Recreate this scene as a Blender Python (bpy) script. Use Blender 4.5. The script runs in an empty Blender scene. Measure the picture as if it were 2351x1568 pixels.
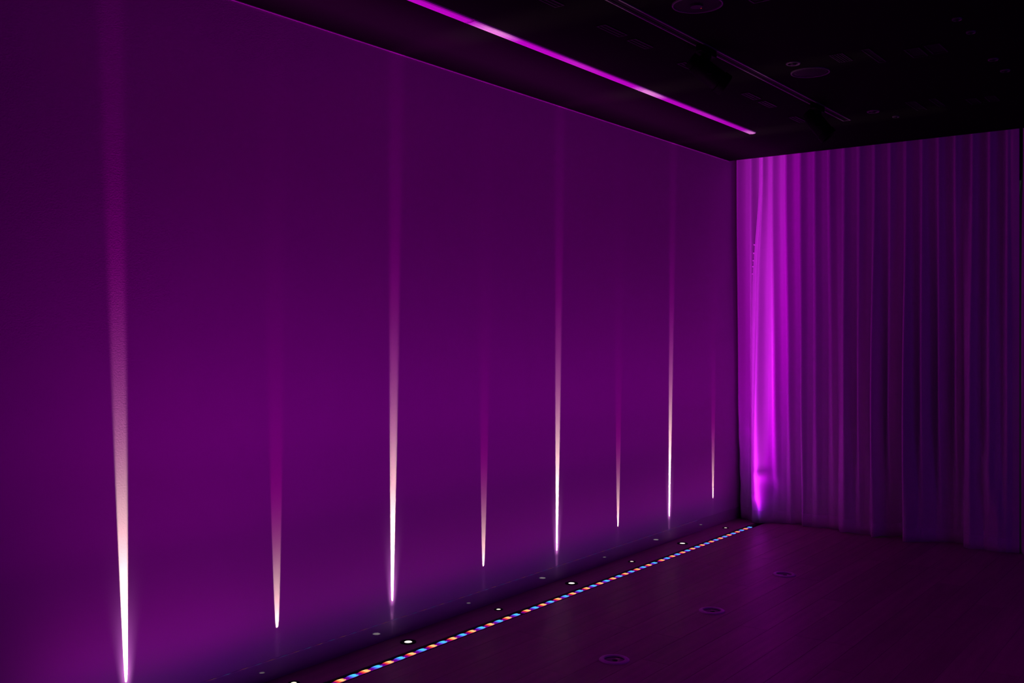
import bpy, bmesh, math, random
from mathutils import Vector, Matrix

random.seed(7)
scene = bpy.context.scene
COL = scene.collection

# ------------------------------------------------------------------ camera
CAM_X, CAM_H, ROOM_H = 3.562, 1.55, 3.0
F_PX = 2296.0
YAW = math.atan(1724.5 / F_PX)
cam_data = bpy.data.cameras.new('camera')
cam_data.sensor_width = 36.0
cam_data.lens = 36.0 * F_PX / 2351.0
cam_data.shift_y = -15.0 / 2351.0
cam_data.clip_start = 0.05
cam = bpy.data.objects.new('camera', cam_data)
COL.objects.link(cam)
cam.location = (CAM_X, 0.0, CAM_H)
cam.rotation_euler = (math.radians(90), 0, YAW)
scene.camera = cam

# ------------------------------------------------------------------ world, exposure, light levels
scene.view_settings.view_transform = 'Standard'
scene.view_settings.look = 'None'
scene.view_settings.gamma = 1.0
scene.view_settings.use_curve_mapping = False
scene.view_settings.exposure = 0.0
world = bpy.data.worlds.new('night_outside')
scene.world = world
world.use_nodes = True
world.node_tree.nodes['Background'].inputs[0].default_value = (0.55, 0.75, 0.6, 1)
world.node_tree.nodes['Background'].inputs[1].default_value = 0.015

WASH_POWER = 1.0        # red and blue floor washers along the wall (per segment)
BEAM_POWER = 1.0        # narrow white uplights
FLOOR_FILL_POWER = 10.0        # two purple spots added out of view to lift the open floor
ROOM_FILL_POWER = 8.0        # dim blue fill added at the right, standing in for unseen room light

rl = bpy.data.lights.new('blue_room_fill', 'AREA')  # unseen blue fill, added for the curtain folds that face right
rl.shape = 'RECTANGLE'; rl.size = 0.3; rl.size_y = 3.0
rl.color = (0.28, 0.0, 1.0)
rl.energy = ROOM_FILL_POWER
ro = bpy.data.objects.new('blue_room_fill', rl)
COL.objects.link(ro)
ro.location = (5.9, 4.6, 1.9)
ro.rotation_euler = (0, math.radians(90), 0)      # faces -x

# unseen purple fill spots, added below the ceiling to brighten the right hand floor
for sx_, sy_ in ((4.0, 2.2), (4.0, 4.6)):
    sl = bpy.data.lights.new('purple_floor_fill', 'SPOT')
    sl.energy = FLOOR_FILL_POWER
    sl.color = (1.0, 0.0, 0.9)
    sl.spot_size = math.radians(112)
    sl.spot_blend = 1.0
    sl.shadow_soft_size = 0.06
    so = bpy.data.objects.new('purple_floor_fill', sl)
    COL.objects.link(so)
    so.location = (sx_, sy_, 2.97)


# ------------------------------------------------------------------ helpers
def new_mat(name, color=(0.5, 0.5, 0.5), rough=0.5, metal=0.0, spec=0.5):
    m = bpy.data.materials.new(name)
    m.use_nodes = True
    b = m.node_tree.nodes['Principled BSDF']
    b.inputs['Base Color'].default_value = (*color, 1)
    b.inputs['Roughness'].default_value = rough
    b.inputs['Metallic'].default_value = metal
    b.inputs['Specular IOR Level'].default_value = spec
    return m


def grain(m, scale=(60, 60, 60), strength=0.1, dist=0.002, detail=3.0, vary=0.0):
    """fine relief, and if asked a little colour variation, from noise on object coordinates"""
    nt = m.node_tree
    b = nt.nodes['Principled BSDF']
    tc = nt.nodes.new('ShaderNodeTexCoord')
    mp = nt.nodes.new('ShaderNodeMapping')
    mp.inputs['Scale'].default_value = scale
    nz = nt.nodes.new('ShaderNodeTexNoise')
    nz.inputs['Scale'].default_value = 1.0
    nz.inputs['Detail'].default_value = detail
    nt.links.new(tc.outputs['Object'], mp.inputs['Vector'])
    nt.links.new(mp.outputs['Vector'], nz.inputs['Vector'])
    bp = nt.nodes.new('ShaderNodeBump')
    bp.inputs['Strength'].default_value = strength
    bp.inputs['Distance'].default_value = dist
    nt.links.new(nz.outputs['Fac'], bp.inputs['Height'])
    nt.links.new(bp.outputs['Normal'], b.inputs['Normal'])
    if vary:
        c = b.inputs['Base Color'].default_value[:3]
        rp = nt.nodes.new('ShaderNodeValToRGB')
        rp.color_ramp.elements[0].position = 0.3
        rp.color_ramp.elements[1].position = 0.7
        rp.color_ramp.elements[0].color = (*[x * (1 - vary) for x in c], 1)
        rp.color_ramp.elements[1].color = (*[min(1, x * (1 + vary)) for x in c], 1)
        nt.links.new(nz.outputs['Fac'], rp.inputs['Fac'])
        nt.links.new(rp.outputs['Color'], b.inputs['Base Color'])
    return m


def add_box(bm, x0, x1, y0, y1, z0, z1):
    vs = [bm.verts.new(p) for p in ((x0, y0, z0), (x1, y0, z0), (x1, y1, z0), (x0, y1, z0),
                                    (x0, y0, z1), (x1, y0, z1), (x1, y1, z1), (x0, y1, z1))]
    for f in ((0, 3, 2, 1), (4, 5, 6, 7), (0, 1, 5, 4), (1, 2, 6, 5), (2, 3, 7, 6), (3, 0, 4, 7)):
        bm.faces.new([vs[i] for i in f])
    return bm


def box_bm(*a):
    return add_box(bmesh.new(), *a)


def lathe_bm(profile, n=32, mat=None, bm=None, closed=False):
    """profile: list of (radius, z); rotated about z; optional matrix"""
    bm = bm or bmesh.new()
    rings = []
    for r, z in profile:
        if r < 1e-6:
            rings.append([bm.verts.new((0, 0, z))])
        else:
            rings.append([bm.verts.new((r * math.cos(2 * math.pi * k / n), r * math.sin(2 * math.pi * k / n), z))
                          for k in range(n)])
    pairs = list(zip(rings[:-1], rings[1:]))
    if closed:
        pairs.append((rings[-1], rings[0]))
    for a, b in pairs:
        if len(a) == 1 and len(b) == 1:
            continue
        for k in range(n):
            k2 = (k + 1) % n
            if len(a) == 1:
                bm.faces.new((a[0], b[k], b[k2]))
            elif len(b) == 1:
                bm.faces.new((a[k], a[k2], b[0]))
            else:
                bm.faces.new((a[k], a[k2], b[k2], b[k]))
    bmesh.ops.recalc_face_normals(bm, faces=bm.faces)
    if mat is not None:
        bm.transform(mat)
    return bm


def prism_bm(pts, y0, y1, bm=None):
    """closed (x, z) outline extruded along y"""
    bm = bm or bmesh.new()
    a = [bm.verts.new((x, y0, z)) for x, z in pts]
    b = [bm.verts.new((x, y1, z)) for x, z in pts]
    n = len(pts)
    bm.faces.new(a)
    bm.faces.new(list(reversed(b)))
    for k in range(n):
        bm.faces.new((a[k], b[k], b[(k + 1) % n], a[(k + 1) % n]))
    bmesh.ops.recalc_face_normals(bm, faces=bm.faces)
    return bm


def mesh_of(name, bm, m, smooth=False, bevel=0.0):
    if bevel:
        bmesh.ops.bevel(bm, geom=bm.edges[:], offset=bevel, segments=1, affect='EDGES')
    me = bpy.data.meshes.new(name)
    bm.to_mesh(me)
    bm.free()
    if smooth:
        for p in me.polygons:
            p.use_smooth = True
    if m:
        me.materials.append(m)
    return me


def obj(name, src, m=None, parent=None, loc=(0, 0, 0), smooth=False, bevel=0.0):
    me = src if isinstance(src, bpy.types.Mesh) else mesh_of(name, src, m, smooth, bevel)
    o = bpy.data.objects.new(name, me)
    COL.objects.link(o)
    o.location = loc
    if parent:
        o.parent = parent
    if smooth:
        md = o.modifiers.new('edges', 'EDGE_SPLIT')
        md.split_angle = math.radians(35)
    return o


def thing(name, label, cat, loc=(0, 0, 0), group=None, rot=(0, 0, 0)):
    o = bpy.data.objects.new(name, None)
    COL.objects.link(o)
    o.location = loc
    o.rotation_euler = rot
    o.empty_display_size = 0.05
    o['label'] = label
    o['category'] = cat
    if group:
        o['group'] = group
    return o


def tag(o, label, cat, group=None, kind=None):
    o['label'] = label
    o['category'] = cat
    if group:
        o['group'] = group
    if kind:
        o['kind'] = kind
    return o


def struct(name, src, m, label, cat, **k):
    return tag(obj(name, src, m, **k), label, cat, kind='structure')


def copy_tree(o, parent=None):
    c = o.copy()
    COL.objects.link(c)
    if parent:
        c.parent = parent
    for ch in list(o.children):
        copy_tree(ch, c)
    return c


def math_node(nt, op, a, b=None, clamp=False):
    n = nt.nodes.new('ShaderNodeMath')
    n.operation = op
    n.use_clamp = clamp
    for i, v in enumerate((a, b)):
        if v is None:
            continue
        if isinstance(v, (int, float)):
            n.inputs[i].default_value = v
        else:
            nt.links.new(v, n.inputs[i])
    return n.outputs[0]


def smooth_range(nt, v, a, b, c=0.0, d=1.0):
    n = nt.nodes.new('ShaderNodeMapRange')
    n.interpolation_type = 'SMOOTHSTEP'
    n.inputs['From Min'].default_value = a
    n.inputs['From Max'].default_value = b
    n.inputs['To Min'].default_value = c
    n.inputs['To Max'].default_value = d
    nt.links.new(v, n.inputs['Value'])
    return n.outputs['Result']


# ------------------------------------------------------------------ materials
M = {}
M['wall'] = grain(new_mat('matt_wall_paint', (0.55, 0.42, 0.54), 0.85, spec=0.15), (160, 160, 160), 0.25, 0.002)
M['baseboard'] = new_mat('satin_baseboard_paint', (0.50, 0.36, 0.50), 0.05, spec=1.0)
M['dark_wall'] = new_mat('dark_wall_paint', (0.30, 0.30, 0.30), 0.8, spec=0.2)
M['ceiling'] = grain(new_mat('matt_black_ceiling', (0.0034, 0.0031, 0.0031), 0.85, spec=0.04), (90, 90, 90), 0.15, 0.002)
M['trim'] = new_mat('pale_shadow_bead', (0.6, 0.6, 0.6), 0.5)
M['slab'] = new_mat('subfloor', (0.02, 0.018, 0.016), 0.6)
M['black'] = new_mat('black_painted_metal', (0.003, 0.003, 0.003), 0.6, spec=0.1)
M['black_gloss'] = new_mat('black_gloss', (0.004, 0.004, 0.004), 0.12)
M['housing'] = new_mat('black_anodised_channel', (0.008, 0.008, 0.009), 0.5, spec=0.3)
M['white_profile'] = grain(new_mat('white_luminaire_profile', (0.84, 0.84, 0.84), 0.5, spec=0.3), (30, 6, 30), 0.05, 0.001)
M['white_cap'] = new_mat('white_end_cap', (0.88, 0.88, 0.88), 0.5)
M['grey_edge'] = new_mat('grey_metal_flange', (0.16, 0.15, 0.15), 0.45, spec=0.5)
M['rim'] = new_mat('grey_fitting_rim', (0.09, 0.08, 0.09), 0.45)
M['dark_edge'] = new_mat('charcoal_metal_frame', (0.014, 0.013, 0.014), 0.5, spec=0.25)
M['ring'] = grain(new_mat('brushed_ring', (0.92, 0.75, 0.90), 0.35), (400, 400, 400), 0.05, 0.0005)
M['lens_dark'] = new_mat('dark_lens_glass', (0.03, 0.028, 0.03), 0.08)
M['velcro'] = new_mat('pale_hook_tape', (0.7, 0.7, 0.7), 0.6)


def wood_mat():
    m = new_mat('dark_stained_plank', (0.2, 0.2, 0.2), 0.42, spec=0.35)
    nt = m.node_tree
    b = nt.nodes['Principled BSDF']
    tc = nt.nodes.new('ShaderNodeTexCoord')
    oi = nt.nodes.new('ShaderNodeObjectInfo')
    add = nt.nodes.new('ShaderNodeVectorMath'); add.operation = 'ADD'
    mul = nt.nodes.new('ShaderNodeVectorMath'); mul.operation = 'SCALE'
    cmb = nt.nodes.new('ShaderNodeCombineXYZ')
    for i in range(3):
        nt.links.new(oi.outputs['Random'], cmb.inputs[i])
    nt.links.new(cmb.outputs[0], mul.inputs[0]); mul.inputs['Scale'].default_value = 37.0
    nt.links.new(tc.outputs['Object'], add.inputs[0]); nt.links.new(mul.outputs[0], add.inputs[1])
    mp = nt.nodes.new('ShaderNodeMapping'); mp.inputs['Scale'].default_value = (30, 1.6, 30)
    nt.links.new(add.outputs[0], mp.inputs['Vector'])
    nz = nt.nodes.new('ShaderNodeTexNoise'); nz.inputs['Scale'].default_value = 1.0
    nz.inputs['Detail'].default_value = 5.0
    nt.links.new(mp.outputs[0], nz.inputs['Vector'])
    rp = nt.nodes.new('ShaderNodeValToRGB')
    rp.color_ramp.elements[0].position = 0.3
    rp.color_ramp.elements[0].color = (0.33, 0.14, 0.22, 1)
    rp.color_ramp.elements[1].position = 0.75
    rp.color_ramp.elements[1].color = (0.45, 0.19, 0.29, 1)
    nt.links.new(nz.outputs['Fac'], rp.inputs['Fac'])
    hs = nt.nodes.new('ShaderNodeHueSaturation')
    nt.links.new(rp.outputs['Color'], hs.inputs['Color'])
    v = math_node(nt, 'MULTIPLY_ADD', oi.outputs['Random'], 0.2)
    v.node.inputs[2].default_value = 0.9
    nt.links.new(v, hs.inputs['Value'])
    nt.links.new(hs.outputs['Color'], b.inputs['Base Color'])
    bp = nt.nodes.new('ShaderNodeBump'); bp.inputs['Strength'].default_value = 0.12
    bp.inputs['Distance'].default_value = 0.002
    nt.links.new(nz.outputs['Fac'], bp.inputs['Height'])
    nt.links.new(bp.outputs['Normal'], b.inputs['Normal'])
    return m


M['wood'] = wood_mat()


def fabric_mat():
    m = new_mat('heavy_woven_curtain', (0.80, 0.76, 0.80), 0.85, spec=0.15)
    b = m.node_tree.nodes['Principled BSDF']
    b.inputs['Sheen Weight'].default_value = 0.15
    b.inputs['Sheen Roughness'].default_value = 0.5
    return grain(m, (500, 500, 300), 0.15, 0.001, 2.0, 0.04)


M['fabric'] = fabric_mat()


def emit_mat(name, color, strength):
    m = bpy.data.materials.new(name)
    m.use_nodes = True
    nt = m.node_tree
    nt.nodes.clear()
    out = nt.nodes.new('ShaderNodeOutputMaterial')
    em = nt.nodes.new('ShaderNodeEmission')
    em.inputs[0].default_value = (*color, 1)
    em.inputs[1].default_value = strength
    nt.links.new(em.outputs[0], out.inputs[0])
    return m


def led_mat(name, stops):
    """glowing diode lens: bright core offset to the far end, colour falls off to the rim"""
    m = emit_mat(name, (1, 1, 1), 1.0)
    nt = m.node_tree
    em = next(n for n in nt.nodes if n.type == 'EMISSION')
    tc = nt.nodes.new('ShaderNodeTexCoord')
    sx = nt.nodes.new('ShaderNodeSeparateXYZ')
    nt.links.new(tc.outputs['Object'], sx.inputs[0])
    u = math_node(nt, 'DIVIDE', sx.outputs['X'], 0.0165)
    u = math_node(nt, 'SUBTRACT', math_node(nt, 'ABSOLUTE', u), 0.5)
    v = math_node(nt, 'DIVIDE', math_node(nt, 'SUBTRACT', sx.outputs['Y'], 0.009), 0.040)
    u = math_node(nt, 'MULTIPLY', u, 0.95)
    r = math_node(nt, 'SQRT', math_node(nt, 'ADD', math_node(nt, 'MULTIPLY', u, u), math_node(nt, 'MULTIPLY', v, v)))
    rp = nt.nodes.new('ShaderNodeValToRGB')
    el = rp.color_ramp.elements
    while len(el) < len(stops):
        el.new(0.5)
    for e, (p, c) in zip(el, stops):
        e.position = p
        e.color = (*c, 1)
    nt.links.new(r, rp.inputs['Fac'])
    nt.links.new(rp.outputs['Color'], em.inputs['Color'])
    return m


M['led_red'] = led_mat('red_diode_glow', [(0.0, (1.6, 1.05, 0.42)), (0.33, (1.3, 0.62, 0.2)), (0.6, (1.0, 0.10, 0.045)),
                                          (0.85, (0.6, 0.01, 0.06)), (1.0, (0.2, 0.0, 0.12))])
M['led_blue'] = led_mat('blue_diode_glow', [(0.0, (0.12, 0.95, 1.4)), (0.33, (0.07, 0.62, 1.2)), (0.6, (0.09, 0.16, 1.0)),
                                            (0.85, (0.12, 0.02, 0.55)), (1.0, (0.12, 0.0, 0.25))])
M['led_bar'] = emit_mat('violet_glow_of_optic', (0.16, 0.0, 0.26), 1.0)
M['lens_big'] = emit_mat('white_hot_lens', (1.0, 0.90, 0.84), 1.6)
M['lens_small'] = emit_mat('warm_white_lens', (1.0, 0.90, 0.78), 1.05)
M['red_dot'] = emit_mat('red_pilot_light', (0.35, 0.02, 0.03), 1.0)


# ------------------------------------------------------------------ lights with a measured spread
# transverse intensity of the wall washer: degrees off vertical (negative towards the wall) -> red, blue
WASH = [(-89, 0.0, 0.0), (-79, 0.001, 0.004), (-65, 0.003, 0.009), (-55, 0.006, 0.016), (-47, 0.022, 0.030), (-39, 0.051, 0.058),
        (-28, 0.082, 0.086), (-20, 0.105, 0.112), (-14, 0.29, 0.31), (-10, 0.71, 0.775), (-7.5, 0.90, 0.95), (-5.5, 0.95, 0.92),
        (-4, 1.5, 1.45), (-2, 3.2, 3.2), (0, 5.2, 5.3),
        (2, 4.9, 4.9), (4, 3.5, 3.5), (5.5, 2.1, 2.05), (7.5, 1.15, 1.15), (10, 0.80, 0.80), (14, 0.44, 0.44), (20, 0.28, 0.28), (28, 0.22, 0.22),
        (39, 0.135, 0.135), (50, 0.08, 0.085), (60, 0.04, 0.05), (70, 0.014, 0.02), (80, 0.003, 0.006), (89, 0.0, 0.0)]


def wash_light(length, parent, loc):
    L = bpy.data.lights.new('wash_light', 'AREA')
    L.shape = 'RECTANGLE'
    L.size = 0.012
    L.size_y = length
    L.energy = 1.0
    L.use_nodes = True
    nt = L.node_tree
    em = next(n for n in nt.nodes if n.type == 'EMISSION')
    ge = nt.nodes.new('ShaderNodeNewGeometry')
    sx = nt.nodes.new('ShaderNodeSeparateXYZ')
    nt.links.new(ge.outputs['Incoming'], sx.inputs[0])
    ang = math_node(nt, 'ARCSINE', sx.outputs['X'])
    fac = math_node(nt, 'ADD', math_node(nt, 'DIVIDE', ang, math.pi), 0.5)
    rp = nt.nodes.new('ShaderNodeValToRGB')
    el = rp.color_ramp.elements
    while len(el) < len(WASH):
        el.new(0.5)
    for e, (d, r, b) in zip(el, WASH):
        k = 1.0 / max(0.15, math.cos(math.radians(d)))
        e.position = d / 180.0 + 0.5
        e.color = (r * k, 0.028 * r * k if abs(d) < 4 else 0.0, b * k, 1)
    nt.links.new(fac, rp.inputs['Fac'])
    # along the strip the lenses are narrower than a bare diode
    cl = math_node(nt, 'SQRT', math_node(nt, 'SUBTRACT', 1.0, math_node(nt, 'MULTIPLY', sx.outputs['Y'], sx.outputs['Y'])))
    sc_ = nt.nodes.new('ShaderNodeSeparateColor')
    nt.links.new(rp.outputs['Color'], sc_.inputs[0])
    cc = nt.nodes.new('ShaderNodeCombineColor')
    for ch, ex in ((0, 3.2), (1, 3.2), (2, 2.4)):
        nt.links.new(math_node(nt, 'MULTIPLY', sc_.outputs[ch], math_node(nt, 'POWER', cl, ex)), cc.inputs[ch])
    nt.links.new(cc.outputs[0], em.inputs['Color'])
    em.inputs['Strength'].default_value = 20.5 * WASH_POWER
    o = bpy.data.objects.new('wash_light', L)
    COL.objects.link(o)
    o.parent = parent
    o.location = loc
    o.rotation_euler = (math.pi, 0, 0)
    return o


def beam_light(parent, loc, big, lean):
    L = bpy.data.lights.new('beam_light', 'POINT')
    L.shadow_soft_size = 0.0
    L.energy = 1.0
    L.use_nodes = True
    nt = L.node_tree
    em = next(n for n in nt.nodes if n.type == 'EMISSION')
    ge = nt.nodes.new('ShaderNodeNewGeometry')
    sx = nt.nodes.new('ShaderNodeSeparateXYZ')
    nt.links.new(ge.outputs['Incoming'], sx.inputs[0])
    z = math_node(nt, 'MAXIMUM', sx.outputs['Z'], 1e-4)
    up = math_node(nt, 'GREATER_THAN', sx.outputs['Z'], 0.0)
    beta = math_node(nt, 'DIVIDE', math_node(nt, 'MULTIPLY', sx.outputs['X'], -1.0), z)      # + is towards the wall
    alpha = math_node(nt, 'ABSOLUTE', math_node(nt, 'SUBTRACT', math_node(nt, 'DIVIDE', sx.outputs['Y'], z), lean))
    cut = 0.113 / (0.185 if big else 0.222)
    # width narrows to a rounded tip at the lower cut-off of the fan
    ab = math_node(nt, 'ABSOLUTE', beta)
    q = math_node(nt, 'DIVIDE', beta, cut)
    q = math_node(nt, 'MAXIMUM', math_node(nt, 'SUBTRACT', 1.0, math_node(nt, 'MULTIPLY', q, q)), 0.0)
    w0 = math_node(nt, 'MULTIPLY', ab, 0.030 if big else 0.045)
    w0 = math_node(nt, 'ADD', w0, 0.026 if big else 0.037)
    w = math_node(nt, 'MULTIPLY', math_node(nt, 'POWER', q, 0.22), w0)
    t = math_node(nt, 'DIVIDE', alpha, math_node(nt, 'MAXIMUM', w, 1e-4))
    # crisp low on the wall, softer towards the ceiling; wide and faint on the room side
    soft = smooth_range(nt, beta, 0.03, 0.16, 0.25, 0.75)
    n = nt.nodes.new('ShaderNodeMapRange')
    n.interpolation_type = 'SMOOTHSTEP'
    nt.links.new(t, n.inputs['Value'])
    nt.links.new(soft, n.inputs['From Min'])
    nt.links.new(smooth_range(nt, beta, -0.10, 0.05, 2.2, 1.08), n.inputs['From Max'])
    n.inputs['To Min'].default_value = 1.0
    n.inputs['To Max'].default_value = 0.0
    main = math_node(nt, 'MULTIPLY', n.outputs['Result'], smooth_range(nt, beta, -0.32, 0.02, 0.25, 1.0))
    if big:
        g = smooth_range(nt, ab, 0.055, 0.135, 0.0, 0.46)
        r = smooth_range(nt, ab, 0.03, 0.11, 0.32, 0.62)
        bl = smooth_range(nt, ab, 0.03, 0.12, 0.31, 0.36)
    else:
        g = smooth_range(nt, ab, 0.12, 0.27, 0.0, 0.046)
        r = smooth_range(nt, ab, 0.03, 0.12, 0.038, 0.062)
        bl = smooth_range(nt, ab, 0.03, 0.12, 0.036, 0.034)
    # faint stray light round the fan
    a2 = math_node(nt, 'DIVIDE', alpha, 0.10)
    stray = math_node(nt, 'DIVIDE', 0.0009 if big else 0.0001, math_node(nt, 'ADD', 1.0, math_node(nt, 'POWER', a2, 4.0)))
    stray = math_node(nt, 'MULTIPLY', stray, smooth_range(nt, ab, 0.35, 1.7, 1.0, 0.05))
    if big:
        hl = math_node(nt, 'SUBTRACT', 1.0, math_node(nt, 'DIVIDE', alpha, 0.19), clamp=True)
        hl = math_node(nt, 'MULTIPLY', math_node(nt, 'MULTIPLY', hl, hl), 0.020)
        hl = math_node(nt, 'MULTIPLY', hl, smooth_range(nt, beta, 0.12, 0.30, 0.0, 1.0))
        hl = math_node(nt, 'MULTIPLY', hl, smooth_range(nt, beta, 0.45, 0.75, 1.0, 0.0))
        stray = math_node(nt, 'ADD', stray, hl)
    cc = nt.nodes.new('ShaderNodeCombineColor')
    for i, (ch, sk) in enumerate(((r, 1.0), (g, 0.35), (bl, 1.0))):
        v = math_node(nt, 'ADD', math_node(nt, 'MULTIPLY', ch, main), math_node(nt, 'MULTIPLY', stray, sk))
        nt.links.new(v, cc.inputs[i])
    nt.links.new(cc.outputs[0], em.inputs['Color'])
    nt.links.new(math_node(nt, 'MULTIPLY', up, 450.0 * BEAM_POWER), em.inputs['Strength'])
    o = bpy.data.objects.new('beam_light', L)
    COL.objects.link(o)
    o.parent = parent
    o.location = loc
    return o


# ------------------------------------------------------------------ room shell
Y0, Y1, X1 = -1.5, 8.15, 6.0
Y_EDGE = 7.755                      # where the ceiling stops in front of the curtain pocket
struct('wall_left', box_bm(-0.12, 0.0, Y0, Y1, 0.0, 3.2), M['wall'],
       'long smooth wall washed purple and striped by eight white beams', 'wall')
bb = bmesh.new()
prism_bm([(0.0, 0.0), (0.0018, 0.0), (0.0018, 0.092), (0.0, 0.092)], Y0, Y1, bb)
struct('baseboard_left', bb, M['baseboard'], 'low glossy skirting along the foot of the purple wall', 'baseboard')
struct('trim_1', box_bm(0.0, 0.0035, Y0, Y_EDGE, 2.9965, 3.0), M['trim'],
       'thin bright bead along the line of wall and ceiling', 'trim')
struct('ceiling', box_bm(0.0, X1, Y0, Y_EDGE, 3.0, 3.2), M['ceiling'], 'black ceiling full of small fittings', 'ceiling')
struct('ceiling_pocket', box_bm(0.0, X1, Y_EDGE, Y1 + 0.12, 3.16, 3.2), M['ceiling'], 'recess above the curtain top', 'ceiling')
struct('wall_right', box_bm(X1, X1 + 0.12, Y0, Y1, 0, 3.2), M['dark_wall'], 'dark side wall to the right of the camera', 'wall')
struct('wall_front', box_bm(-0.12, X1 + 0.12, Y0 - 0.12, Y0, 0, 3.2), M['dark_wall'], 'dark wall behind the camera', 'wall')
# back wall behind the curtain with a wide window in it
wb = bmesh.new()
WX0, WX1, WZ0, WZ1 = 0.75, 5.2, 0.0, 2.75
add_box(wb, -0.12, WX0, Y1, Y1 + 0.12, 0, 3.2)
add_box(wb, WX1, X1 + 0.12, Y1, Y1 + 0.12, 0, 3.2)
add_box(wb, WX0, WX1, Y1, Y1 + 0.12, WZ1, 3.2)
struct('wall_back', wb, M['dark_wall'], 'dark end wall hidden behind the curtain', 'wall')
wf = bmesh.new()
for x in (WX0, 2.2, 3.7, WX1 - 0.05):
    add_box(wf, x, x + 0.05, Y1 + 0.02, Y1 + 0.08, WZ0, WZ1)
for z in (WZ0, WZ1 - 0.05):
    add_box(wf, WX0, WX1, Y1 + 0.025, Y1 + 0.075, z, z + 0.05)
struct('window_1', wf, M['dark_edge'], 'dark window frame hidden behind the curtain', 'window')

# ------------------------------------------------------------------ floor of long planks
STRIP_X0, STRIP_X1 = 0.212, 0.282
fl = bmesh.new()
add_box(fl, -0.12, X1 + 0.12, Y0, Y1 + 0.12, -0.10, -0.02)
floor = struct('floor', fl, M['slab'], 'dark timber floor with a soft sheen', 'floor')
W = 0.15
FY0, FY1 = 1.2, Y1
plank_meshes = {}


def plank(x0, w, y0, L):
    key = (round(w, 4), round(L, 3))
    if key not in plank_meshes:
        bm = box_bm(0.0004, w - 0.0004, 0.0004, L - 0.0004, -0.0199, 0.0)
        top = [e for e in bm.edges if all(v.co.z > -0.001 for v in e.verts)]
        bmesh.ops.bevel(bm, geom=top, offset=0.0008, segments=1, affect='EDGES')
        plank_meshes[key] = mesh_of('plank', bm, M['wood'])
    return obj('plank', plank_meshes[key], None, floor, (x0, y0, 0.0))


def board_row(x0, w, seed):
    rnd = random.Random(seed)
    y = FY0
    first = rnd.choice((0.6, 1.0, 1.4, 1.8))
    lens = [first]
    while y + sum(lens) < FY1 - 0.01:
        rest = FY1 - FY0 - sum(lens)
        lens.append(2.0 if rest > 2.4 else round(rest, 3))
    for L in lens:
        if L > 0.02:
            plank(x0, w, y, L)
            y += L


board_row(0.002, STRIP_X0 - 0.002, 1)
x = STRIP_X1
k = 2
while x < 4.6:
    board_row(x, W, k)
    x += W
    k += 1
obj('floor_slab', box_bm(x, X1, Y0, Y1, -0.02, 0.0), M['wood'], floor)
obj('floor_slab', box_bm(0.0, x, Y0, FY0, -0.02, 0.0), M['wood'], floor)

# ------------------------------------------------------------------ floor LED washers
SEG = 1.577
ends = [(7.652, 20), (6.073, 20), (4.496, 20), (2.919, 14)]
seg_labels = ['stretch of red and blue LED floor strip that ends at the curtain',
              'second stretch of red and blue LED floor strip back from the curtain',
              'third stretch of red and blue LED floor strip, running off the bottom of the photo',
              'short nearest stretch of red and blue LED floor strip, just below the photo']


def led_mesh(m):
    """two-lobed lens dome, 0.070 long and 0.032 wide"""
    bm = bmesh.new()
    for cxm in (-0.0078, 0.0078):
        v = bmesh.ops.create_icosphere(bm, subdivisions=2, radius=1.0)['verts']
        for p in v:
            p.co = Vector((cxm + p.co.x * 0.0095, p.co.y * 0.034, max(0.0, p.co.z) * 0.0035))
    return mesh_of('led', bm, m, True)


led_r, led_b = led_mesh(M['led_red']), led_mesh(M['led_blue'])
XC = 0.247
for i, (ye, count) in enumerate(ends):
    y0, y1 = ye - SEG * count / 20 + 0.012, ye - 0.012
    t = thing('led_strip', seg_labels[i], 'light strip', (XC, y0, -0.0195), 'LED wall washers let into the floor')
    ln = y1 - y0
    ch = bmesh.new()
    xl, xr = STRIP_X0 - XC + 0.001, STRIP_X1 - XC - 0.001
    prism_bm([(xl, 0), (xr, 0), (xr, 0.0205), (xr - 0.006, 0.0205), (xr - 0.006, 0.012), (xl + 0.006, 0.012),
              (xl + 0.006, 0.0205), (xl, 0.0205)], -0.011, ln + 0.011, ch)
    obj('channel', ch, M['housing'], t)
    bar = prism_bm([(-0.014, 0.012), (0.014, 0.012), (0.011, 0.0165), (-0.011, 0.0165)], 0.006, ln - 0.006)
    obj('optic_bar', bar, M['led_bar'], t)
    for k in range(count):
        obj('led', led_r if k % 2 == 0 else led_b, None, t, (0, ln * (k + 0.5) / count, 0.0160))
    wash_light(ln, t, (0, ln / 2, 0.0245))

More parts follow.
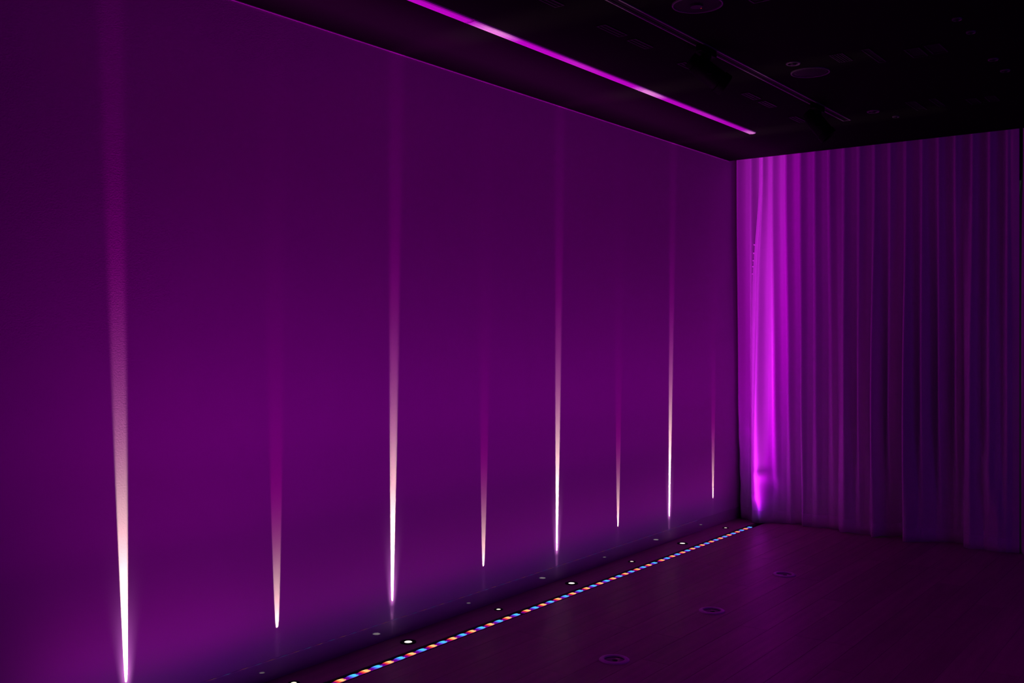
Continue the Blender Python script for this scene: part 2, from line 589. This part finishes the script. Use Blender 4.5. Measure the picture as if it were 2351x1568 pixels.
# ------------------------------------------------------------------ white uplights close to the wall
ring_big = mesh_of('trim_ring', lathe_bm([(0.041, 0.0), (0.041, 0.0025), (0.038, 0.004), (0.021, 0.003), (0.020, 0.0006)], 40), M['black'], True)
ring_small = mesh_of('trim_ring', lathe_bm([(0.026, 0.0), (0.026, 0.002), (0.024, 0.003), (0.0135, 0.0024), (0.013, 0.0006)], 32), M['black'], True)
lens_big = mesh_of('lens', lathe_bm([(0.0, 0.0042), (0.010, 0.0038), (0.018, 0.0022), (0.0198, 0.0008)], 28), M['lens_big'], True)
lens_small = mesh_of('lens', lathe_bm([(0.0, 0.0032), (0.008, 0.0028), (0.0125, 0.0010)], 24), M['lens_small'], True)
ordinal = ['nearest the curtain', 'second from the curtain', 'third from the curtain', 'farthest from the curtain']
for n in range(4):
    yb = 6.701 - 1.4905 * n
    t = thing('floor_uplight', 'larger white hot floor uplight under a long wall beam, ' + ordinal[n], 'uplight', (0.113, yb, 0.0), 'large floor uplights at the wall')
    obj('trim_ring', ring_big, None, t)
    obj('lens', lens_big, None, t)
    beam_light(t, (0, 0, 0.006), True, (0.025, 0.013, 0.011, -0.025)[n])
    ys = 7.450 - 1.491 * n
    t = thing('floor_uplight', 'smaller dim floor uplight under a short wall beam, ' + ordinal[n], 'uplight', (0.111, ys, 0.0), 'small floor uplights at the wall')
    obj('trim_ring', ring_small, None, t)
    obj('lens', lens_small, None, t)
    beam_light(t, (0.002, 0, 0.006), False, (0.006, 0.008, 0.010, -0.008)[n])

# ------------------------------------------------------------------ unlit round floor fittings
rg = mesh_of('ring', lathe_bm([(0.073, 0.0), (0.073, 0.002), (0.069, 0.0058), (0.054, 0.0075), (0.050, 0.0070), (0.049, 0.0)], 56), M['ring'], True)
gl = mesh_of('glass', lathe_bm([(0.0, 0.0012), (0.0485, 0.0008)], 40), M['lens_dark'])
lb = mesh_of('lamp', lathe_bm([(0.0, 0.0028), (0.012, 0.0026), (0.014, 0.0010)], 24), M['dark_edge'], True)
for y, l in ((4.108, 'unlit round ringed fitting in the floor, nearest the camera'),
             (5.164, 'unlit round ringed fitting in the floor, middle one of three'),
             (6.226, 'unlit round ringed fitting in the floor, nearest the curtain')):
    t = thing('floor_spotlight', l, 'floor light', (1.087, y, 0.0), 'round fittings in the open floor')
    obj('ring', rg, None, t)
    obj('glass', gl, None, t)
    obj('lamp', lb, None, t, (0.006, -0.004, 0))

# ------------------------------------------------------------------ white linear luminaires on the ceiling
prof = [(-0.0235, 0.0), (-0.0255, -0.008), (-0.022, -0.011), (-0.004, -0.013), (-0.0015, -0.0115), (0.0015, -0.0115),
        (0.004, -0.013), (0.022, -0.011), (0.0255, -0.006), (0.0265, 0.0)]
cl_labels = ['white linear ceiling light profile, the stretch that ends before the curtain',
             'white linear ceiling light profile, middle stretch between two joints',
             'white linear ceiling light profile, stretch cut by the top edge of the photo']
for i, ye in enumerate((6.752, 5.160, 3.556)):
    t = thing('linear_ceiling_light', cl_labels[i], 'ceiling light', (0.642, ye, 3.0), 'linear lights in a line on the ceiling')
    L = 1.59
    obj('profile', prism_bm(prof, -L, -0.007), M['white_profile'], t)
    cap = prism_bm([(x * 1.02, min(0.0, z * 1.06)) for x, z in prof if abs(z) != 0.0115], -0.006, -0.0005)
    obj('end_cap', cap, M['white_cap'], t)
    cap = prism_bm([(x * 1.02, min(0.0, z * 1.06)) for x, z in prof if abs(z) != 0.0115], -L - 0.006, -L - 0.0005)
    obj('end_cap', cap, M['white_cap'], t)

# ------------------------------------------------------------------ lighting track and its spotlights
t = thing('lighting_track', 'black ceiling lighting track with two pale edge lines', 'track', (1.318, 0.0, 3.0))
TE = 6.745
tr = bmesh.new()
prism_bm([(-0.019, 0), (-0.019, -0.004), (-0.009, -0.004), (-0.009, -0.0015), (0.009, -0.0015), (0.009, -0.004), (0.019, -0.004), (0.019, 0)], 1.0, TE, tr)
obj('rail', tr, M['black'], t)
for sx in (-1, 1):
    a, b = sorted((sx * 0.0195, sx * 0.026))
    obj('flange', box_bm(a, b, 1.0, TE + 0.006, -0.006, 0.0), M['grey_edge'], t)
obj('end_cap', box_bm(-0.0195, 0.0195, TE, TE + 0.006, -0.006, 0.0), M['grey_edge'], t)


def track_spot(y, az, el, label, L=0.195, R=0.052):
    t = thing('track_spotlight', label, 'spotlight', (1.318, y, 2.996), 'black spotlights on the ceiling track')
    obj('track_adapter', box_bm(-0.017, 0.017, -0.085, 0.085, -0.034, 0.0), M['black'], t, bevel=0.003)
    obj('canopy', lathe_bm([(0.0, -0.06), (0.024, -0.058), (0.026, -0.034), (0.0, -0.034)], 24), M['black'], t, smooth=True)
    obj('stem', lathe_bm([(0.0, -0.10), (0.011, -0.10), (0.011, -0.056), (0.0, -0.056)], 16), M['black'], t, smooth=True)
    d = Vector((math.cos(el) * math.cos(az), math.cos(el) * math.sin(az), math.sin(el)))
    q = Vector((0, 0, 1)).rotation_difference(d).to_matrix().to_4x4()
    mt = Matrix.Translation((0, 0.03, -0.122)) @ q
    # yoke: two cheeks that hold the drum
    side = d.cross(Vector((0, 0, 1))).normalized()
    yk = bmesh.new()
    rz = Matrix.Translation((0, 0.0, -0.09)) @ Matrix.Rotation(math.atan2(side.y, side.x), 4, 'Z')
    add_box(yk, -R - 0.010, R + 0.010, -0.012, 0.012, -0.004, 0.004)
    for s in (-1, 1):
        add_box(yk, s * (R + 0.006) - 0.004, s * (R + 0.006) + 0.004, -0.014, 0.014, -0.055, 0.0)
    yk.transform(rz)
    obj('yoke', yk, M['black'], t)
    body = lathe_bm([(0.0, -0.46 * L), (R * 0.86, -0.46 * L), (R * 0.94, -0.42 * L), (R, -0.18 * L), (R, 0.30 * L), (R * 0.96, 0.33 * L), (0, 0.33 * L)], 28, mt)
    obj('housing', body, M['black'], t, smooth=True)
    fins = bmesh.new()
    for k in range(5):
        z = -0.46 * L - 0.006 * (k + 1)
        lathe_bm([(0, z), (R * 0.8, z), (R * 0.8, z + 0.003), (0, z + 0.003)], 20, None, fins)
    fins.transform(mt)
    obj('heat_sink', fins, M['black'], t)
    bz = lathe_bm([(R * 0.98, 0.33 * L), (R * 1.08, 0.34 * L), (R * 1.08, 0.52 * L), (R * 0.98, 0.54 * L), (R * 0.86, 0.52 * L), (R * 0.84, 0.40 * L)], 28, mt)
    obj('bezel', bz, M['black'], t, smooth=True)
    obj('lens', lathe_bm([(0, 0.46 * L), (R * 0.85, 0.44 * L), (R * 0.85, 0.40 * L), (0, 0.40 * L)], 24, mt), M['black_gloss'], t, smooth=True)
    return t


track_spot(4.62, math.radians(42), math.radians(-35), 'black track spotlight aimed away, the left and nearer one of the pair')
track_spot(6.19, math.radians(20), math.radians(-52), 'black track spotlight near the curtain, the right one of the pair', L=0.18)

# ------------------------------------------------------------------ round ceiling fittings
t = thing('recessed_downlight', 'recessed round downlight with red pilot dot at the top edge', 'downlight', (1.581, 3.99, 3.0))
obj('trim_ring', lathe_bm([(0.112, 0), (0.112, -0.004), (0.110, -0.007), (0.105, -0.007), (0.103, -0.004), (0.102, 0)], 48), M['rim'], t, smooth=True)
obj('reflector', lathe_bm([(0.1015, 0.0), (0.1015, -0.0035), (0.06, -0.002), (0.0, -0.0012)], 40), M['black'], t, smooth=True)
obj('lamp', lathe_bm([(0.0, -0.012), (0.026, -0.010), (0.030, -0.002), (0.0, -0.002)], 24), M['dark_edge'], t, (-0.01, 0.01, 0), smooth=True)
obj('pilot_light', lathe_bm([(0.0, -0.006), (0.0035, -0.005), (0.0035, -0.002), (0, -0.002)], 12), M['red_dot'], t, (-0.008, 0.05, 0))

t = thing('ceiling_speaker', 'round perforated ceiling speaker between track and curtain', 'speaker', (1.566, 5.395, 3.0))
obj('rim', lathe_bm([(0.105, 0), (0.105, -0.004), (0.103, -0.007), (0.098, -0.006), (0.0965, 0)], 48), M['rim'], t, smooth=True)
obj('grille', lathe_bm([(0.096, 0), (0.096, -0.003), (0.04, -0.0055), (0, -0.006)], 40), M['black'], t, smooth=True)
hole = lathe_bm([(0, -0.0005), (0.004, -0.0004), (0.0045, 0.0)], 10)
hm = mesh_of('perforation', hole, M['dark_edge'])
for k in range(24):
    a = 2 * math.pi * k / 24
    obj('perforation', hm, None, t, (0.082 * math.cos(a), 0.082 * math.sin(a), -0.0037))


def detector(x, y, r, label, cat='sensor'):
    t = thing('ceiling_sensor', label, cat, (x, y, 3.0), 'small round ceiling fittings')
    obj('rim', lathe_bm([(r, 0), (r, -0.004), (r * 0.9, -0.008), (r * 0.72, -0.006), (r * 0.68, 0)], 32), M['rim'], t, smooth=True)
    obj('dome', lathe_bm([(0, -0.014), (r * 0.3, -0.012), (r * 0.45, -0.004), (r * 0.45, 0), (0, 0)], 24), M['dark_edge'], t, smooth=True)
    return t


detector(1.558, 5.165, 0.038, 'small round sensor with bright rim beside the ceiling speaker')
detector(1.543, 6.585, 0.040, 'small round ceiling sensor beyond the end of the track')
detector(1.615, 6.83, 0.022, 'tiny round ceiling sensor closest to the curtain edge')
detector(2.44, 4.89, 0.022, 'tiny dark round sensor farthest up the ceiling at right')
detector(2.445, 5.14, 0.022, 'tiny dark round sensor second down in the right hand row')
detector(2.428, 5.72, 0.026, 'small dark round sensor third down in the right hand row')
detector(2.433, 6.0, 0.026, 'small dark round sensor lowest in the right hand row')


def slot_vent(x, y0, y1, w, label, group, bars=1, m=None):
    m = m or M['dark_edge']
    t = thing('ceiling_vent', label, 'vent', (x, (y0 + y1) / 2, 3.0), group)
    h = (y1 - y0) / 2
    fr = bmesh.new()
    e = 0.006
    add_box(fr, -w / 2, -w / 2 + e, -h, h, -0.005, 0)
    add_box(fr, w / 2 - e, w / 2, -h, h, -0.005, 0)
    add_box(fr, -w / 2 + e, w / 2 - e, -h, -h + e, -0.005, 0)
    add_box(fr, -w / 2 + e, w / 2 - e, h - e, h, -0.005, 0)
    obj('frame', fr, m, t)
    obj('opening', box_bm(-w / 2 + e, w / 2 - e, -h + e, h - e, -0.0012, 0), M['black'], t)
    for k in range(bars):
        xb = -w / 2 + w * (k + 1) / (bars + 1)
        obj('blade', box_bm(xb - 0.002, xb + 0.002, -h + e, h - e, -0.005, -0.0012), m, t)
    return t


G1 = 'slot vents between white profile and track'
slot_vent(1.088, 3.44, 3.645, 0.05, 'ceiling slot vent at the top edge of the photo', G1)
slot_vent(1.088, 3.985, 4.19, 0.05, 'ceiling slot vent of the nearer pair, left one', G1)
slot_vent(1.088, 4.265, 4.445, 0.05, 'ceiling slot vent of the nearer pair, right one', G1)
slot_vent(1.088, 4.79, 4.98, 0.05, 'single ceiling slot vent half behind the left spotlight', G1)
slot_vent(1.082, 5.62, 5.81, 0.05, 'ceiling slot vent of the farther pair, left one', G1)
slot_vent(1.078, 5.88, 6.07, 0.05, 'ceiling slot vent of the farther pair, right one', G1)
slot_vent(1.064, 6.42, 6.62, 0.05, 'single ceiling slot vent half behind the right spotlight', G1)
G2 = 'rectangular openings at the right of the ceiling'
slot_vent(1.83, 4.02, 4.12, 0.09, 'small square framed opening at the top edge of the ceiling', G2, 0)
slot_vent(1.80, 5.12, 5.29, 0.07, 'louvred rectangular vent up right of the speaker', G2, 4)
slot_vent(1.95, 5.12, 5.42, 0.04, 'long narrow slot vent right of the louvred vent', G2, 0)
slot_vent(2.14, 5.25, 5.43, 0.075, 'dark rectangular opening, left of the farther-up pair at right', G2, 0)
slot_vent(2.24, 5.24, 5.42, 0.075, 'dark rectangular opening, right of the farther-up pair at right', G2, 0)
slot_vent(1.81, 6.44, 6.73, 0.06, 'dark rectangular opening in the row near the curtain, leftmost', G2, 0)
slot_vent(1.94, 6.44, 6.70, 0.04, 'narrow slot opening in the row near the curtain, second', G2, 0)
slot_vent(2.13, 6.58, 6.74, 0.06, 'dark short opening in the row near the curtain, third', G2, 0)
slot_vent(2.235, 6.58, 6.74, 0.06, 'dark short opening in the row near the curtain, rightmost', G2, 0)


# ------------------------------------------------------------------ curtains
def interp(tab, x):
    if x <= tab[0][0]:
        return tab[0][1]
    for (a, va), (b, vb) in zip(tab[:-1], tab[1:]):
        if x <= b:
            return va + (vb - va) * (x - a) / max(1e-6, b - a)
    return tab[-1][1]


def blurred(tab, x, w=0.012):
    return sum(interp(tab, x + w * k / 2.0) * q for k, q in ((-2, 1), (-1, 2), (0, 3), (1, 2), (2, 1))) / 9.0


def sstep(a, b, v):
    t = max(0.0, min(1.0, (v - a) / (b - a)))
    return t * t * (3 - 2 * t)


Z_TOP = 3.155
PITCH = 0.117


def build_curtain(name, label, xa, xb, hem_tab, edge, z_hem, nu, shape, phase):
    """pleated cloth: regular waves at the heading that merge into the broad folds of hem_tab at the floor"""
    t = thing(name, label, 'curtain', (xa, 7.9, 0.0), 'floor length curtains across the end wall')
    nz = 90

    def point(u, z):
        x = xa + (xb - xa) * u
        ph = 2 * math.pi * (x - phase) / PITCH
        kf = round((x - phase) / PITCH)
        rn = 0.5 + 0.5 * math.sin(kf * 12.9898 + 4.1)          # each fold hangs a little differently
        drift = 0.5 * math.sin(2.1 * x * 5 + 1.3) * (1 - sstep(0.6, 2.8, z))
        wave = math.cos(ph + drift) + 0.30 * math.cos(2 * ph + 2 * drift + 0.9)
        amp = 0.040 * sstep(0.9, 2.7, z) + (1 - sstep(0.9, 2.7, z)) * (0.005 + sstep(0.0, 1.1, z) * (0.023 + 0.026 * rn))
        amp *= 1.0 + 0.35 * (1 - sstep(0.45, 0.8, x))
        low = blurred(hem_tab, x, 0.010 + 0.012 * sstep(0.3, 2.0, z))
        f = 1.0 - 0.30 * sstep(0.2, 1.2, z) - 0.70 * sstep(1.2, 2.9, z)
        y = 7.885 + f * (low - 7.865) - amp * wave
        xx, yy = shape(x, y, z, u)
        return xx, yy

    bm = bmesh.new()
    grid = []
    for j in range(nz + 1):
        row = []
        s = j / nz
        for i in range(nu + 1):
            u = i / nu
            zh = z_hem(xa + (xb - xa) * u)
            z = zh + (Z_TOP - zh) * s ** 1.15
            x, y = point(u, z)
            row.append(bm.verts.new((x - xa, y - 7.9, z)))
        grid.append(row)
    for j in range(nz):
        for i in range(nu):
            bm.faces.new((grid[j][i], grid[j][i + 1], grid[j + 1][i + 1], grid[j + 1][i]))
    bmesh.ops.recalc_face_normals(bm, faces=bm.faces)
    c = obj('cloth', bm, M['fabric'], t)
    for p in c.data.polygons:
        p.use_smooth = True
    md = c.modifiers.new('thickness', 'SOLIDIFY')
    md.thickness = 0.003
    md.offset = 1.0
    # turned-up hem, a band standing slightly proud of the cloth
    bm = bmesh.new()
    prev = None
    for i in range(nu + 1):
        u = i / nu
        zh = z_hem(xa + (xb - xa) * u)
        col = []
        for z, o in ((zh - 0.001, 0.004), (zh + 0.05, 0.0045), (zh + 0.098, 0.0045), (zh + 0.10, 0.002)):
            x, y = point(u, z)
            col.append(bm.verts.new((x - xa, y - 7.9 - o, z)))
        if prev:
            for a in range(3):
                bm.faces.new((prev[a], col[a], col[a + 1], prev[a + 1]))
        prev = col
    h = obj('hem', bm, M['fabric'], t)
    for p in h.data.polygons:
        p.use_smooth = True
    md = h.modifiers.new('thickness', 'SOLIDIFY')
    md.thickness = 0.002
    md.offset = 0.0
    return t


hem_main = [(0.17, 7.812), (0.20, 7.796), (0.25, 7.792), (0.30, 7.835), (0.355, 7.890), (0.44, 7.905), (0.523, 7.945), (0.552, 7.955), (0.575, 7.880),
            (0.674, 7.892), (0.78, 7.915), (0.862, 7.915), (0.90, 7.812), (0.93, 7.802), (1.02, 7.83), (1.134, 7.842), (1.165, 7.765), (1.19, 7.760), (1.25, 7.86),
            (1.324, 7.92), (1.375, 7.93), (1.400, 7.735), (1.43, 7.728), (1.50, 7.80), (1.60, 7.88), (1.759, 7.95), (1.79, 7.94), (1.815, 7.785), (1.86, 7.772), (1.95, 7.80),
            (2.049, 7.772), (2.12, 7.80), (2.211, 7.83)]


def hem_height(x):
    g = sum(a * math.exp(-((x - c) / w) ** 2) for c, w, a in ((0.96, 0.03, 0.006), (1.21, 0.03, 0.008), (1.345, 0.02, 0.008)))
    return 0.002 + g


def shape_main(x, y, z, u):
    # leading edge stands forward and bows away from the left panel in the upper half
    k = 1 - sstep(0.0, 0.09, u * 2.0)
    y = y * (1 - k) + (7.800 + 0.03 * sstep(1.6, 3.0, z)) * k
    bow = 0.05 * sstep(1.9, 2.9, z)
    x = x + bow * (1 - sstep(0.0, 0.12, u * 2.0))
    # it bellies out over the end of the LED strip
    y -= 0.05 * math.exp(-((x - 0.237) / 0.042) ** 2) * sstep(0.08, 0.3, z) * (1 - sstep(0.7, 2.0, z))
    # pinched creases low down by the leading edge
    a = math.exp(-((x - 0.27) / 0.05) ** 2)
    y -= 0.022 * a * math.exp(-((z - 0.40) / 0.035) ** 2)
    y += 0.030 * math.exp(-((x - 0.33) / 0.05) ** 2) * math.exp(-((z - 0.30) / 0.07) ** 2)
    y -= 0.015 * math.exp(-((x - 0.22) / 0.03) ** 2) * math.exp(-((z - 0.21) / 0.025) ** 2)
    e = sstep(0.958, 0.980, u)
    y = y * (1 - e) + 7.835 * e
    # slanting drag folds in the big right hand pleat
    y -= 0.02 * math.exp(-((x - (1.90 + 0.22 * (0.9 - z))) / 0.04) ** 2) * sstep(0.05, 0.3, z) * (1 - sstep(0.6, 1.0, z))
    return x, y


def shape_left(x, y, z, u):
    y += 0.006 * math.sin(23 * z + 40 * x) * (1 - sstep(0.3, 1.4, z))
    y -= 0.010 * math.exp(-((z - 0.78) / 0.05) ** 2) * math.exp(-((x - 0.10) / 0.05) ** 2)
    return x, y


def shape_right(x, y, z, u):
    # its edge hangs behind the wide panel, a slit stays open only near the top
    k = 1 - sstep(0.0, 0.005, u)
    return x - 0.035 * k * (1 - sstep(2.35, 2.75, z)), y * (1 - k) + 7.90 * k


hem_left = [(0.02, 7.93), (0.05, 7.885), (0.10, 7.89), (0.15, 7.86), (0.20, 7.868), (0.24, 7.90)]
hem_right = [(2.15, 7.83), (2.25, 7.79), (2.40, 7.86), (2.55, 7.80), (2.7, 7.87), (2.9, 7.79), (3.2, 7.86), (3.5, 7.80), (3.9, 7.86), (4.3, 7.8), (5.98, 7.85)]
t = build_curtain('curtain', 'narrow curtain panel in the corner against the striped wall', 0.022, 0.235, hem_left, 0, lambda x: 0.002, 60, shape_left, 0.05)
t = build_curtain('curtain', 'wide pleated curtain panel, its leading edge lit bright magenta by the LED strip', 0.186, 2.180, hem_main, 0, hem_height, 560, shape_main, 0.354)
hk = mesh_of('hook', lathe_bm([(0, -0.011), (0.005, -0.009), (0.0065, 0.0), (0.005, 0.009), (0, 0.011)], 10), M['velcro'], True)
for k, z in enumerate((2.30, 2.23, 2.17, 2.12, 2.06)):
    obj('hook', hk, None, t, (0.05 * sstep(1.9, 2.9, z) - 0.003, -0.092, z))
build_curtain('curtain', 'curtain panel cut by the right edge of the photo', 2.188, 5.96, hem_right, 0, lambda x: 0.002, 420, shape_right, 2.215)
